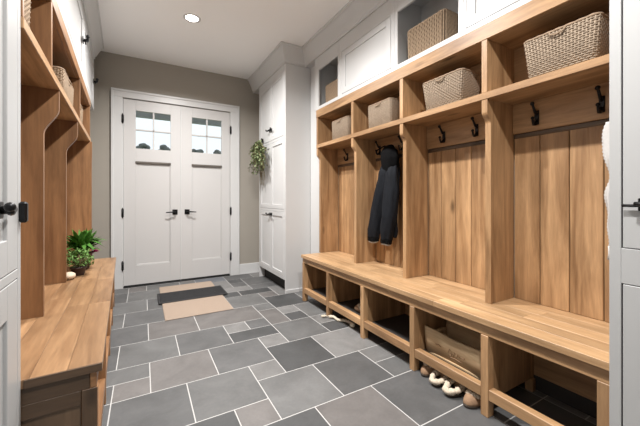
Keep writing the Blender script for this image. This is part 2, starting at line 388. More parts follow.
# ------------------------------------------------------------------ shared builders
def coat_hook(parent, P, s, z, out, mat='black_metal'):
    """black double hook on a rail: P maps (out, s, z)"""
    m = MB()
    a, c = P(out, s-.013, z-.05), P(out+.006, s+.013, z+.035)
    m.box(a, c, .003)
    m.tube([P(out+.004, s, z+.012), P(out+.022, s, z+.022), P(out+.040, s, z+.050), P(out+.052, s, z+.066)], [.0085, .008, .007, .007], 8)
    m.ball(P(out+.053, s, z+.068), .012, 10, 7)
    m.tube([P(out+.004, s, z-.025), P(out+.020, s, z-.050), P(out+.036, s, z-.052), P(out+.046, s, z-.036), P(out+.050, s, z-.020)], [.0085, .009, .0085, .007, .006], 8)
    m.ball(P(out+.050, s, z-.016), .010, 10, 7)
    return build(m, 'coat_hook', mat, parent)
def latch(parent, P, s, z, out, d=1, sc_=1.0):
    """icebox latch: lever body on the door, keeper on the frame; d = direction along s towards the keeper"""
    m = MB()
    m.box(P(out, s-.026*sc_, z-.026*sc_), P(out+.006, s+.026*sc_, z+.026*sc_), .003)
    m.tube([P(out+.006, s, z), P(out+.028, s, z)], .013*sc_, 10)
    m.tube([P(out+.028, s+d*.030*sc_, z+.004), P(out+.030, s, z), P(out+.034, s-d*.035*sc_, z-.006), P(out+.038, s-d*.062*sc_, z+.002)], [.007*sc_, .011*sc_, .010*sc_, .008*sc_], 8)
    m.ball(P(out+.038, s-d*.064*sc_, z+.010), .014*sc_, 10, 7)
    m.tube([P(out+.014, s, z-.004), P(out+.014, s+d*.07*sc_, z-.004)], .006*sc_, 8)
    return build(m, 'latch', 'black_metal', parent)
def keeper(parent, P, s, z, out, h=.035, wd=.010):
    return build(MB().box(P(out, s-wd, z-h), P(out+.022, s+wd, z+h), .006), 'latch_keeper', 'black_metal', parent)

def shaker(parent, P, s0, s1, z0, z1, out, th=.02, fw=.06, mat='white_paint', name='door', split=None):
    """shaker door, face at `out`; its panel is a sub-part"""
    m = MB()
    for a, c, e, f in ((s0, z0, s0+fw, z1), (s1-fw, z0, s1, z1), (s0+fw, z0, s1-fw, z0+fw), (s0+fw, z1-fw, s1-fw, z1)):
        m.box(P(out-th, a, c), P(out, e, f), .0018)
    if split: m.box(P(out-th, s0+fw, split-fw/2), P(out, s1-fw, split+fw/2), .0018)
    o = build(m, name, mat, parent)
    build(MB().box(P(out-th+.002, s0+fw-.002, z0+fw-.002), P(out-.010, s1-fw+.002, z1-fw+.002), .001), 'panel', mat, o)
    return o

def smooth(a, b, t): t = max(0, min(1, t)); return a+(b-a)*(t*t*(3-2*t))
def divider(parent, P, s0, s1, front_lo, front_hi, zc0, zc1, z0, z1, mat, back=.016):
    prof = [(back, z0), (front_lo, z0), (front_lo, zc0)]
    for k in range(1, 11):
        t = k/10; prof.append((smooth(front_lo, front_hi, t), zc0+(zc1-zc0)*t))
    prof += [(front_hi, z1), (back, z1)]
    pl = [(P(o, 0, 0)[0], z) for o, z in prof]
    return build(MB().prism(pl, 'y', s0, s1), 'divider', mat, parent)

def bench(parent, P, s0, s1, legs, top_mat, body, front, frame_shift, end_near):
    """legs: list of far edges along s; planked top, apron, legs, rails, partitions"""
    rb = random.Random(int(s1*100))
    lf = front-.015
    # planks of the top
    rows = 5; wd = front/rows
    for r in range(rows):
        a = s0; first = True
        while a < s1-.02:
            ln = rb.uniform(.6, 1.25) if not first else rb.uniform(.35, 1.1)
            e = min(s1, a+ln)
            if s1-e < .3: e = s1
            bx(parent, 'plank', top_mat, P(r*wd+.0004, a+.0003, .488), P((r+1)*wd-.0004, e-.0003, .520), .0012)
            a = e; first = False
    bx(parent, 'apron', body+'_y', P(lf-.024, s0+.004, .428), P(lf-.003, s1-.004, .488), .002)
    lw = .042
    for k, l in enumerate(legs):
        bx(parent, 'leg', body+'_z', P(lf-.05, l-lw, 0), P(lf, l, .4275), .002)
        if 0 < k < len(legs)-1 or True:
            bx(parent, 'partition', body+'_z', P(.022, l-lw*.5-.010, .075), P(lf-.051, l-lw*.5+.010, .4875), .001)
        bx(parent, 'rear_leg', body+'_z', P(.0225, l-lw, 0), P(.06, l, .0745), .002)
    for a, c in zip(legs[:-1], legs[1:]):
        lo_, hi_ = min(a, c), max(a, c)
        bx(parent, 'rail', body+'_y', P(lf-.046, lo_+.0005, .093), P(lf-.002, hi_-lw-.0005, .150), .003)
        bx(parent, 'shade_strip', 'dark_shelf', P(.004, lo_-.0195, .001), P(.014, hi_-lw+.02, .0895), .001)  # added dark strip standing in for the shade low under the bench
        bx(parent, 'back_panel', body+'_y', P(.004, lo_+.0005-.02, .09), P(.020, hi_-lw+.02, .4875), .001)
    return parent

def rr_path(wd, dp, r, n):
    """rounded rectangle, n samples, returns (x, y, nx, ny)"""
    segs = []; L = 2*(wd-2*r)+2*(dp-2*r)+2*math.pi*r; out = []
    for k in range(n):
        t = L*k/n
        for (px_, py_, dx, dy, ln, arc) in ((-wd/2+r, -dp/2, 1, 0, wd-2*r, 0), (wd/2-r, -dp/2+r, 0, 0, math.pi*r/2, 1), (wd/2, -dp/2+r, 0, 1, dp-2*r, 0), (wd/2-r, dp/2-r, 0, 0, math.pi*r/2, 2), (wd/2-r, dp/2, -1, 0, wd-2*r, 0), (-wd/2+r, dp/2-r, 0, 0, math.pi*r/2, 3), (-wd/2, dp/2-r, 0, -1, dp-2*r, 0), (-wd/2+r, -dp/2+r, 0, 0, math.pi*r/2, 4)):
            if t <= ln:
                if arc:
                    a = {1: -math.pi/2, 2: 0, 3: math.pi/2, 4: math.pi}[arc]+t/r
                    out.append((px_+r*math.cos(a), py_+r*math.sin(a), math.cos(a), math.sin(a)))
                else: out.append((px_+dx*t, py_+dy*t, dy, -dx))
                break
            t -= ln
        else: out.append((-wd/2+r, -dp/2, 0, -1))
    return out
def basket(P, s0, s1, o0, o1, z, h, label, group, frame, style='h', mat='seagrass', taper=.94, handle=True):
    sc0, oc0 = (s0+s1)/2, (o0+o1)/2; wd, dp = s1-s0, o1-o0
    t = thing('wicker_basket', P(oc0, sc0, z), frame, label, 'basket', group)
    amp = .0027
    def W(x, y, zz): return P(oc0+y, sc0+x, z+zz)
    per = 2*(wd+dp); ns = int(per/.0165); ns += ns % 2
    def at(k, n, zz, off):
        f = taper+(1-taper)*zz/h
        x, y, nx, ny = rr_path(wd*f-.012, dp*f-.012, .022, n)[k]
        return W(x+nx*off, y+ny*off, zz)
    cache = {}
    def ringpts(n, zz):
        key = (n, round(zz, 4))
        if key not in cache: cache[key] = rr_path(wd*(taper+(1-taper)*zz/h)-.012, dp*(taper+(1-taper)*zz/h)-.012, .022, n)
        return cache[key]
    # inner shell with floor
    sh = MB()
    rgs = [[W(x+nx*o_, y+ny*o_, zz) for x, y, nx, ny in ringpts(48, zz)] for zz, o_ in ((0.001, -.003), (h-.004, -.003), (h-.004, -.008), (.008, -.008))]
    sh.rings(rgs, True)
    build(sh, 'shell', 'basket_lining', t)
    wv = MB()
    if style == 'h':
        rows = max(8, int(h/.0112)); pitch = (h-.012)/rows
        for r in range(rows):
            zc = .004+pitch*(r+.5); n = ns*2
            pts = ringpts(n, zc); rg = []
            for k in range(n):
                x, y, nx, ny = pts[k]
                o_ = amp*(1 if (k//2+r) % 2 else -1) if k % 2 == 0 else 0.0
                hh = pitch*.52
                rg.append([W(x+nx*(o_+.0035), y+ny*(o_+.0035), zc+hh*.5), W(x+nx*(o_+.0045), y+ny*(o_+.0045), zc), W(x+nx*(o_+.0035), y+ny*(o_+.0035), zc-hh*.5+.0), W(x+nx*(o_-.003), y+ny*(o_-.003), zc-hh), W(x+nx*(o_-.003), y+ny*(o_-.003), zc+hh)])
            rg.append(rg[0]); wv.rings(rg, False, True)
        build(wv, 'weave', mat, t)
        st = MB()
        for k in range(0, ns, 1):
            ps = [ringpts(ns, zz)[k] for zz in (.003, h-.004)]
            st.tube([W(ps[0][0]+ps[0][2]*.001, ps[0][1]+ps[0][3]*.001, .003), W(ps[1][0]+ps[1][2]*.001, ps[1][1]+ps[1][3]*.001, h-.004)], .0035, 5)
        build(st, 'stakes', mat, t)
    else:
        nv = int(per/.0165); lv = 14
        for k in range(nv):
            path = []
            for q in range(lv+1):
                zz = .003+(h-.010)*q/lv; x, y, nx, ny = ringpts(nv, zz)[k]
                o_ = .0035+amp*.7*(1 if (q+k) % 2 else -1); path.append(W(x+nx*o_, y+ny*o_, zz))
            wv.tube(path, .0066, 6)
        build(wv, 'weave', mat, t)
    rim = MB(); n = 96
    pts = ringpts(n, h)
    rg = []
    for k in range(n):
        x, y, nx, ny = pts[k]; a = .0065+.0012*math.sin(k*math.pi/2)
        rg.append([W(x+nx*a*math.cos(q*math.pi/3), y+ny*a*math.cos(q*math.pi/3), h-.002+a*math.sin(q*math.pi/3)) for q in range(6)])
    rg.append(rg[0]); rim.rings(rg, False)
    build(rim, 'rim', 'seagrass_rim', t)
    if handle:
        hy = dp/2-.002
        hp = [W(-.035, hy, h-.006), W(-.028, hy+.008, h-.022), W(0, hy+.011, h-.030), W(.028, hy+.008, h-.022), W(.035, hy, h-.006)]
        build(MB().tube(hp, .0045, 6), 'handle', 'seagrass_rim', t)
    return t

# ------------------------------------------------------------------ right run: bench, lockers, upper cabinets
RS0, RS1 = .481, 3.158
rb_ = thing('storage_bench', (XB-.26, (RS0+RS1)/2, 0), 'W', 'long oak bench with open cubbies along the right wall', 'bench', 'wooden storage benches')
bench(rb_, RR, RS0, RS1, [3.154, 2.629, 2.075, 1.526, 1.016, .526], 'bench_oak', 'oak', .515, 0, False)
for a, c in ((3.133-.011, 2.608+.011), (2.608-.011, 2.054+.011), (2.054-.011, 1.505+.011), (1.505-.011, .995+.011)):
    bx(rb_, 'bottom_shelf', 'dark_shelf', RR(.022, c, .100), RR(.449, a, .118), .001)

rl_ = thing('coat_locker', (XB-.15, (RS0+3.188)/2, .52), 'W', 'oak coat lockers with shelf cubbies and black hooks along the right wall', 'locker', 'built-in wooden lockers')
SH0, SH1 = 1.745, 1.785
divs = [(3.152, 3.186), (2.452, 2.487), (1.791, 1.826), (1.104, 1.139), (.481, .512)]
for a, c in divs:
    divider(rl_, RR, a, c, .262, .298, 1.605, 1.668, .521, SH0-.0005, 'oak_z')
    bx(rl_, 'cubby_divider', 'oak_z', RR(.016, a, SH1+.0005), RR(.300, c, 2.0995), .0015)
bx(rl_, 'shelf', 'oak_y', RR(.0, .481, SH0), RR(.302, 3.188, SH1), .002)
bx(rl_, 'top_rail', 'oak_y', RR(.280, .481, 2.10), RR(.303, 3.188, 2.189), .002)
bx(rl_, 'top_board', 'oak_y', RR(.0, .481, 2.10), RR(.279, 3.188, 2.118), .001)
bx(rl_, 'cubby_back', 'oak_y', RR(.001, .481, SH1+.0005), RR(.0155, 3.188, 2.0995), .001)
for k in range(4):
    hi, lo = divs[k][0], divs[k+1][1]
    nb_ = 5 if k < 3 else 4
    wd = (hi-lo)/nb_
    for i in range(nb_):
        bx(rl_, 'back_board', 'oak_z', RR(.003, lo+i*wd+.0018, .521), RR(.015, lo+(i+1)*wd-.0018, 1.545), .003)
    bx(rl_, 'hook_rail', 'oak_y', RR(.003, lo+.0005, 1.5605), RR(.030, hi-.0005, SH0-.0005), .002)
    bx(rl_, 'rail_moulding', 'oak_shadow', RR(.003, lo+.0005, 1.53), RR(.022, hi-.0005, 1.560), .006)
for s in (2.93, 2.66, 2.373, 2.06, 1.621, 1.346, .964, .662): coat_hook(rl_, RR, s, 1.642, .030)

# upper white cabinets over the lockers (carcass boxes + shaker doors), each a unit
UF = .300       # face
def upper_unit(P, frame, name, s0, s1, z0, z1, depth, label, doors=None, latch_at=None, cat='cabinet', group=None, sill=.035, top=.10, st=.04, st2=None):
    t = thing(name, P(depth/2, (s0+s1)/2, z0), frame, label, cat, group)
    m = MB(); e = .0006; st2 = st if st2 is None else st2
    m.box(P(.001, s0+e, z0), P(depth-.02, s0+.018, z1), .001).box(P(.001, s1-.018, z0), P(depth-.02, s1-e, z1), .001)
    m.box(P(.001, s0+.018, z0), P(depth-.02, s1-.018, z0+.018), .001).box(P(.001, s0+.018, z1-.018), P(depth-.02, s1-.018, z1), .001)
    m.box(P(.001, s0+.018, z0+.018), P(.010, s1-.018, z1-.018))
    build(m, 'carcass', 'white_paint', t)
    f = MB().box(P(depth-.02, s0+e, z0), P(depth, s0+st, z1), .0015).box(P(depth-.02, s1-st2, z0), P(depth, s1-e, z1), .0015)
    f.box(P(depth-.02, s0+st, z0), P(depth, s1-st2, z0+sill), .0015).box(P(depth-.02, s0+st, z1-top), P(depth, s1-st2, z1), .0015)
    build(f, 'face_frame', 'white_paint', t)
    if doors:
        g = .003
        n = doors; wd = (s1-st2-s0-st)/n
        for i in range(n):
            d = shaker(t, P, s0+st+i*wd+g, s0+st+(i+1)*wd-g, z0+sill+g, z1-top-g, depth+.001, .020, .058)
            if latch_at is not None and i == n-1:
                s_, z_, d_ = latch_at
                latch(d, P, s_, z_, depth+.001, d_)
    else:
        bx(t, 'nook_floor', 'white_paint', P(.010, s0+.018, z0+.018), P(depth-.021, s1-.018, z0+sill), .001)
    return t
UZ0, UZ1 = 2.190, 2.80
upper_unit(RR, 'W', 'open_wall_cabinet', 2.690, 3.220, UZ0, UZ1, UF, 'white open wall cabinet nook holding a basket, next to tall white cabinet', group='right upper cabinets', st=.036, st2=.085, top=.15)
upper_unit(RR, 'W', 'wall_cabinet', 1.885, 2.690, UZ0, UZ1, UF, 'white panelled wall cabinet between the two open basket nooks', 1, group='right upper cabinets', st=.04, top=.14)
upper_unit(RR, 'W', 'open_wall_cabinet', 1.262, 1.885, UZ0, UZ1, UF, 'white open wall cabinet nook holding a tall basket, nearer the viewer', group='right upper cabinets', st=.036, top=.15)
upper_unit(RR, 'W', 'wall_cabinet', .481, 1.262, UZ0, UZ1, UF, 'white panelled wall cabinet above the nearest right locker bay', 1, group='right upper cabinets', st=.02, top=.14)

# tall white cabinet by the end wall
TX_ = 1.50
def TT(out, s, z): return (1.84-out, s, z)      # out .34 = face at X 1.50
tc_ = thing('tall_cabinet', (1.67, 3.96, 0), 'W', 'tall white panelled cabinet with black latches standing beside the double doors', 'cabinet')
c0, c1 = 3.47, 4.452
m = MB().box(TT(.0, c0, 0), TT(.340, c0+.02, 2.80), .0015).box(TT(.0, c1-.02, 0), TT(.34, c1, 2.80), .0015).box(TT(.0, c0+.02, .16), TT(.012, c1-.02, 2.80))
m.box(TT(.012, c0+.02, .16), TT(.318, c1-.02, .178)).box(TT(.012, c0+.02, 2.78), TT(.318, c1-.02, 2.80)).box(TT(.012, c0+.02, 1.0), TT(.318, c1-.02, 1.018)).box(TT(.012, c0+.02, 1.91), TT(.318, c1-.02, 1.928))
build(m, 'carcass', 'white_paint', tc_)
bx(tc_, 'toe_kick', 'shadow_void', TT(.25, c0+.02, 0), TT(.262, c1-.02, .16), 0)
f = MB().box(TT(.318, c0+.02, .16), TT(.34, c0+.045, 2.80), .001).box(TT(.318, c1-.045, .16), TT(.34, c1-.02, 2.80), .001).box(TT(.318, c0+.045, 2.72), TT(.34, c1-.045, 2.80), .001).box(TT(.318, c0+.045, .16), TT(.34, c1-.045, .185), .001)
f.box(TT(.318, c0+.045, .99), TT(.34, c1-.045, 1.022), .001).box(TT(.318, c0+.045, 1.90), TT(.34, c1-.045, 1.932), .001)
build(f, 'face_frame', 'white_paint', tc_)
cm = (c0+c1)/2
for (z0, z1, lz) in ((.188, .987, .945), (1.025, 1.897, 1.86), (1.935, 2.717, 2.075)):
    for k, (a, c) in enumerate(((c0+.048, cm-.0015), (cm+.0015, c1-.048))):
        d = shaker(tc_, TT, a, c, z0, z1, .342, .02, .055)
        if lz == 1.86:
            pass
        else:
            if lz == 2.075 and k == 1: latch(d, TT, 4.28, 1.985, .342, 1)
            latch(d, TT, cm+(-.03 if k == 0 else .03), lz, .342, 1 if k == 0 else -1, .8)
m = MB().box((1.62, c1+.0005, 0), (1.84, YW-.018, 2.80)); build(m, 'filler_panel', 'white_paint', tc_)
m = MB().box((1.842, 3.224, 0), (2.07, 3.469, 2.80)); build(m, 'end_filler', 'white_paint', tc_)
bx(tc_, 'base_moulding', 'white_paint', (1.502, c0-.010, 0), (1.80, c0-.0005, .045), .003)

# crown mouldings
def crown_prof(p=.095, h=.20):
    return [(0, 0), (.012, 0), (.012, .025), (.022, .035), (p*.45, h*.45), (p*.8, h*.8), (p*.86, h*.88), (p, h*.9), (p, h-.001), (0, h-.001)]
zc = 2.80
pr = crown_prof()
# right: runs along the uppers, turns onto the tall cabinet's side and front
def sweep(path, name, label, frame='W'):
    """path: list of (x, y, ox, oy): foot point and the mitred outward offset direction"""
    rg = [[(x+ox*o, y+oy*o, zc+z) for o, z in pr] for x, y, ox, oy in path]
    return struct(MB().rings(rg, True, False), name, 'white_paint', frame, label, 'moulding')
sweep([(1.77, .482, -1, 0), (1.77, 3.47, -1, -1), (1.50, 3.47, -1, -1), (1.50, 4.452, -1, 0), (1.50, YW-.001, -1, 0)], 'trim_3', 'white crown moulding over the right cabinets and tall cabinet')
# solid above the carcasses behind the crown
struct(MB().box((1.775, .482, zc+.0005), (2.07, 3.469, CEIL-.0005)).box((1.505, 3.4695, zc+.0005), (2.07, YW-.001, CEIL-.0005)), 'trim_4', 'white_paint', label='white frieze closing the gap above the right cabinets', cat='trim')

# near right cabinet
def NR(out, s, z): return (2.07-out, s, z)
nr = thing('pantry_cabinet', (1.8, 0, 0), 'W', 'pale grey tall cabinet with flat inset doors at the near right edge', 'cabinet')
n0, n1, nf = -.62, .478, .532
m = MB().box(NR(.0, n1-.02, 0), NR(nf-.022, n1, 2.998), .001).box(NR(.0, n0, 0), NR(nf-.022, n0+.02, 2.998), .001).box(NR(0, n0+.02, 0), NR(.012, n1-.02, 2.998))
m.box(NR(.012, n0+.02, .10), NR(nf-.03, n1-.02, .12)).box(NR(.012, n0+.02, .89), NR(nf-.03, n1-.02, .91)).box(NR(.012, n0+.02, 2.6), NR(nf-.03, n1-.02, 2.62))
build(m, 'carcass', 'grey_paint', nr)
f = MB().box(NR(nf-.022, n1-.034, 0), NR(nf, n1, 2.998), .0015).box(NR(nf-.022, n0, 0), NR(nf, n0+.04, 2.998), .0015)
for a, c in ((0, .11), (.838, .968), (2.55, 2.998)): f.box(NR(nf-.022, n0+.04, a), NR(nf, n1-.034, c), .0015)
build(f, 'face_frame', 'grey_paint', nr)
for (z0, z1, lz) in ((.113, .835, None), (.971, 2.547, 1.13)):
    d = shaker(nr, NR, n0+.044, n1-.0385, z0, z1, nf, .02, .095, 'grey_paint')
    if lz: latch(d, NR, .375, lz, nf, 1, .9)

# ------------------------------------------------------------------ left run
LS0, LS1 = 1.464, 4.02
lb_ = thing('storage_bench', (QB+.26, (LS0+LS1)/2, 0), 'L', 'reddish wooden bench with planked top along the left wall', 'bench', 'wooden storage benches')
bench(lb_, LL, LS0, LS1, [1.510, 2.15, 2.79, 3.43, 4.015], 'bench_alder', 'alder', .530, 0, True)
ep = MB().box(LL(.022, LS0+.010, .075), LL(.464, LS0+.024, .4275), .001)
build(ep, 'end_panel', 'alder_shade_z', lb_)
bx(lb_, 'end_stile', 'alder_shade_z', LL(.022, LS0+.003, 0.0), LL(.075, LS0+.0095, .4275), .001)
bx(lb_, 'end_stile', 'alder_shade_z', LL(.466, LS0+.0002, 0.0), LL(.5135, LS0+.0035, .4275), .001)  # strip added over the leg to paint its near face in shade
bx(lb_, 'shaded_edge', 'alder_shade_x', LL(.306, LS0-.005, .4885), LL(.529, LS0-.0001, .5185), .001)  # added strip that paints the shade on the top's end edge
bx(lb_, 'end_rail', 'alder_shade_x', LL(.0755, LS0+.003, .375), LL(.464, LS0+.0095, .4275), .001)
bx(lb_, 'end_apron', 'alder_shade_x', LL(.022, LS0+.004, .428), LL(.490, LS0+.020, .4875), .001)

ll_ = thing('coat_locker', (QB+.15, (LS0+4.06)/2, .52), 'L', 'reddish wooden coat lockers with curved dividers along the left wall', 'locker', 'built-in wooden lockers')
ldv = [(LS0, LS0+.02), (2.195, 2.222), (3.00, 3.027), (3.985, 4.015)]
for k, (a, c) in enumerate(ldv):
    if k in (1, 2): divider(ll_, LL, a, c, .236 if k == 1 else .232, .300, 1.50, 1.64, .521, SH0-.0005, 'alder_z')
    elif k == 3: divider(ll_, LL, a, c, .318, .320, 1.50, 1.64, .521, SH0-.0005, 'alder_z')
    else: divider(ll_, LL, a, c, .228, .292, 1.50, 1.64, .521, SH0-.0005, 'alder_z')
for a, c in ((LS0, LS0+.02), (1.97, 1.997), (3.125, 3.152), (3.985, 4.015)):
    bx(ll_, 'cubby_divider', 'alder_z', LL(.016, a, SH1+.0005), LL(.303, c, 2.1095), .0015)
bx(ll_, 'shelf', 'oak_y', LL(.0, LS0, SH0), LL(.306, 4.06, SH1), .002)
bx(ll_, 'top_rail', 'alder_y', LL(.280, LS0, 2.11), LL(.304, 4.06, 2.189), .002)
bx(ll_, 'top_board', 'alder_y', LL(.0, LS0, 2.11), LL(.279, 4.06, 2.126), .001)
bx(ll_, 'cubby_back', 'alder_y', LL(.001, LS0, SH1+.0005), LL(.0155, 4.06, 2.1095), .001)
for k in range(3):
    lo, hi = ldv[k][1], ldv[k+1][0]
    nb_ = round((hi-lo)/.15); wd = (hi-lo)/nb_
    for i in range(nb_):
        bx(ll_, 'back_board', 'alder_z', LL(.003, lo+i*wd+.0018, .521), LL(.015, lo+(i+1)*wd-.0018, 1.545), .003)
    bx(ll_, 'hook_rail', 'alder_y', LL(.003, lo+.0005, 1.5605), LL(.030, hi-.0005, SH0-.0005), .002)
    bx(ll_, 'rail_moulding', 'oak_shadow', LL(.003, lo+.0005, 1.53), LL(.022, hi-.0005, 1.560), .006)
    for s in (lo+(hi-lo)*.28, lo+(hi-lo)*.72): coat_hook(ll_, LL, s, 1.642, .030)

for k, (a, c, lp) in enumerate(((LS0+.001, 2.405, 2.33), (2.405, 3.405, 3.325), (3.405, 4.50, 4.43))):
    upper_unit(LL, 'L', 'wall_cabinet', a, c, UZ0, UZ1, .303, ['white wall cabinet over the nearest left locker bay', 'white wall cabinet with a black latch over the middle left locker bay', 'white wall cabinet with a black latch nearest the end wall on the left'][k], 1, (lp, 2.51, 1), group='left upper cabinets', st=.03, top=.06)
rg = [[(QB+.303+o, LS0-.0, zc+z) for o, z in pr], [(QB+.303+o, 4.50+o, zc+z) for o, z in pr], [(QB+.02, 4.50+o, zc+z) for o, z in pr]]
struct(MB().rings(rg, True, False), 'trim_5', 'white_paint', 'L', 'white crown moulding over the left wall cabinets', 'moulding')
struct(MB().box((QB+.0, LS0, zc+.0005), (QB+.30, 4.498, CEIL-.0005)), 'trim_6', 'white_paint', 'L', 'white frieze closing the gap above the left wall cabinets', 'trim')

# near left cabinet with icebox latch
def NL(out, s, z): return (QB+out, s, z)
nl = thing('pantry_cabinet', (QB+.15, .9, 0), 'L', 'pale grey tall cabinet with panelled doors and black lever latch, near left edge', 'cabinet')
n0, n1, nf = .35, 1.4625, .298
m = MB().box(NL(.0, n1-.02, 0), NL(nf-.022, n1, 2.998), .001).box(NL(.0, n0, 0), NL(nf-.022, n0+.02, 2.998), .001).box(NL(0, n0+.02, 0), NL(.012, n1-.02, 2.998))
m.box(NL(.012, n0+.02, .10), NL(nf-.03, n1-.02, .12)).box(NL(.012, n0+.02, .89), NL(nf-.03, n1-.02, .91)).box(NL(.012, n0+.02, 2.6), NL(nf-.03, n1-.02, 2.62))
build(m, 'carcass', 'grey_paint', nl)
f = MB().box(NL(nf-.022, n1-.036, 0), NL(nf, n1, 2.998), .0015).box(NL(nf-.022, n0, 0), NL(nf, n0+.04, 2.998), .0015)
for a, c in ((0, .11), (.885, .915), (2.55, 2.998)): f.box(NL(nf-.022, n0+.04, a), NL(nf, n1-.036, c), .0015)
build(f, 'face_frame', 'grey_paint', nl)
for (z0, z1, lz) in ((.113, .882, None), (.918, 2.547, 1.118)):
    d = shaker(nl, NL, n0+.044, n1-.040, z0, z1, nf, .02, .105, 'grey_paint')
    if lz: latch(d, NL, 1.235, lz, nf, 1, .95)
keeper(nl, NL, n1-.018, 1.105, nf, .036, .013)

# ------------------------------------------------------------------ baskets
SHZ = SH1+.001
basket(RR, .588, .926, .035, .275, SHZ, .215, 'large woven basket in the right cubby nearest the viewer', 'baskets in the right cubbies', 'W', 'h', 'seagrass_grey', .87)
basket(RR, 1.290, 1.636, .035, .270, SHZ, .218, 'woven basket in the third right cubby from the tall cabinet', 'baskets in the right cubbies', 'W', 'h', 'seagrass_grey', .85)
basket(RR, 1.970, 2.285, .035, .265, SHZ, .218, 'woven basket in the cubby above the hanging dark jacket', 'baskets in the right cubbies', 'W', 'h', 'seagrass_grey', .96)
basket(RR, 2.610, 2.935, .035, .255, SHZ, .215, 'woven basket in the right cubby farthest from the viewer', 'baskets in the right cubbies', 'W', 'h', 'seagrass_grey', .97)
basket(RR, 1.432, 1.790, .030, .262, UZ0+.036, .245, 'tall brown basket in the white nook, nearer the viewer', 'baskets in the white nooks', 'W', 'v', 'seagrass', .97, False)
basket(RR, 2.740, 3.110, .030, .230, UZ0+.036, .235, 'brown basket in the white nook beside the tall cabinet', 'baskets in the white nooks', 'W', 'v', 'seagrass', .97, False)
basket(LL, 1.500, 1.760, .030, .275, SHZ, .225, 'woven basket on the left shelf beside the near left cabinet', 'baskets in the left cubbies', 'L', 'h', 'seagrass', .95)
basket(LL, 2.590, 3.090, .030, .272, SHZ, .215, 'woven basket in the middle left cubby', 'baskets in the left cubbies', 'L', 'h', 'seagrass', .95)
basket(LL, 3.300, 3.740, .030, .272, SHZ, .215, 'woven basket in the far left cubby under white cabinet', 'baskets in the left cubbies', 'L', 'h', 'seagrass', .95)

# ------------------------------------------------------------------ mats
def mat_slab(name, x0, x1, y0, y1, z0, z1, mat, label, cat, ribs=None, rot=0):
    cx, cy = (x0+x1)/2, (y0+y1)/2
    o = build(MB().box((x0, y0, z0), (x1, y1, z1), .004), name, mat)
    tag(o, label, cat)
    return o
jm = mat_slab('jute_mat', .180, .822, 3.255, 4.50, .001, .009, 'jute', 'tan jute door mat lying under a black mat on slate floor', 'mat')
rib = MB()
y = 3.262
while y < 4.494:
    rib.box((.183, y, .009), (.819, y+.007, .0108), .0012); y += .0105
tag(build(rib, 'mat_ribs', 'jute', jm), kind='stuff')
bm_ = mat_slab('rubber_mat', .146, .884, 3.772, 4.175, .0115, .020, 'black_rubber', 'black ribbed rubber mat lying across the tan mat', 'mat')
rib = MB()
y = 3.80
while y < 4.15:
    rib.box((.165, y, .0195), (.865, y+.008, .0225), .001); y += .016
tag(build(rib, 'mat_ribs', 'black_rubber', bm_), kind='stuff')

# ------------------------------------------------------------------ jacket on the hook in the second bay
def loft(rings, seed, n=28, fold=.10, folds=5):
    """rings: (x, y, z, rx, ry); y along wall, x depth"""
    rj = random.Random(seed); ph = [rj.uniform(0, 6.28) for _ in range(4)]
    out = []
    # resample for smoothness
    P_ = []
    for k in range(len(rings)-1):
        for q in range(4):
            t = q/4; P_.append([smooth(a, b, t)*.5+(a+(b-a)*t)*.5 for a, b in zip(rings[k], rings[k+1])])
    P_.append(list(rings[-1]))
    for x, y, z, rx, ry in P_:
        r = []
        for i in range(n):
            a = 2*math.pi*i/n
            f = 1+fold*math.sin(folds*a+ph[0]+z*9)+fold*.6*math.sin((folds+3)*a+ph[1]-z*14)+fold*.35*math.sin(3*a+ph[2]+z*31)
            r.append((x+rx*f*math.cos(a), y+ry*f*math.sin(a), z+.004*math.sin(2*a+ph[3])))
        out.append(r)
    return out
jk = thing('hooded_jacket', (1.97, 2.2, 1.2), 'W', 'dark navy hooded jacket hanging from a hook in the second bay', 'jacket')
body = [(1.985, 2.190, 1.60, .03, .04), (1.985, 2.165, 1.50, .045, .085), (1.985, 2.165, 1.38, .05, .10), (1.99, 2.175, 1.20, .045, .105), (1.99, 2.195, 1.0, .04, .11), (1.99, 2.20, .86, .036, .105), (1.99, 2.205, .80, .03, .095)]
build(MB().rings(loft(body, 1)), 'body', 'jacket_navy', jk)
lsl = [(1.955, 2.195, 1.47, .035, .035), (1.935, 2.190, 1.40, .045, .055), (1.925, 2.228, 1.22, .048, .068), (1.93, 2.285, 1.02, .048, .076), (1.935, 2.335, .86, .046, .078), (1.94, 2.352, .775, .040, .068)]
o = build(MB().rings(loft(lsl, 2, 28, .07)), 'sleeve', 'jacket_navy', jk)
build(MB().rings(loft([(1.94, 2.352, .785, .043, .071), (1.94, 2.354, .745, .041, .068)], 3, 28, .05)), 'cuff', 'jacket_black', o)
build(MB().rings(loft([(1.94, 2.354, .7465, .034, .056), (1.94, 2.355, .732, .034, .056)], 3, 28, .05)), 'cuff_lining', 'white_knit', o)
rsl = [(1.955, 2.095, 1.47, .035, .04), (1.93, 2.088, 1.38, .048, .062), (1.915, 2.085, 1.20, .052, .073), (1.91, 2.105, 1.00, .052, .080), (1.915, 2.135, .86, .050, .072), (1.92, 2.150, .775, .042, .060)]
o = build(MB().rings(loft(rsl, 5, 28, .07)), 'sleeve', 'jacket_navy', jk)
build(MB().rings(loft([(1.92, 2.150, .785, .045, .063), (1.92, 2.152, .745, .043, .060)], 6, 28, .05)), 'cuff', 'jacket_black', o)
build(MB().rings(loft([(1.92, 2.152, .7465, .036, .050), (1.92, 2.153, .732, .036, .050)], 6, 28, .05)), 'cuff_lining', 'white_knit', o)
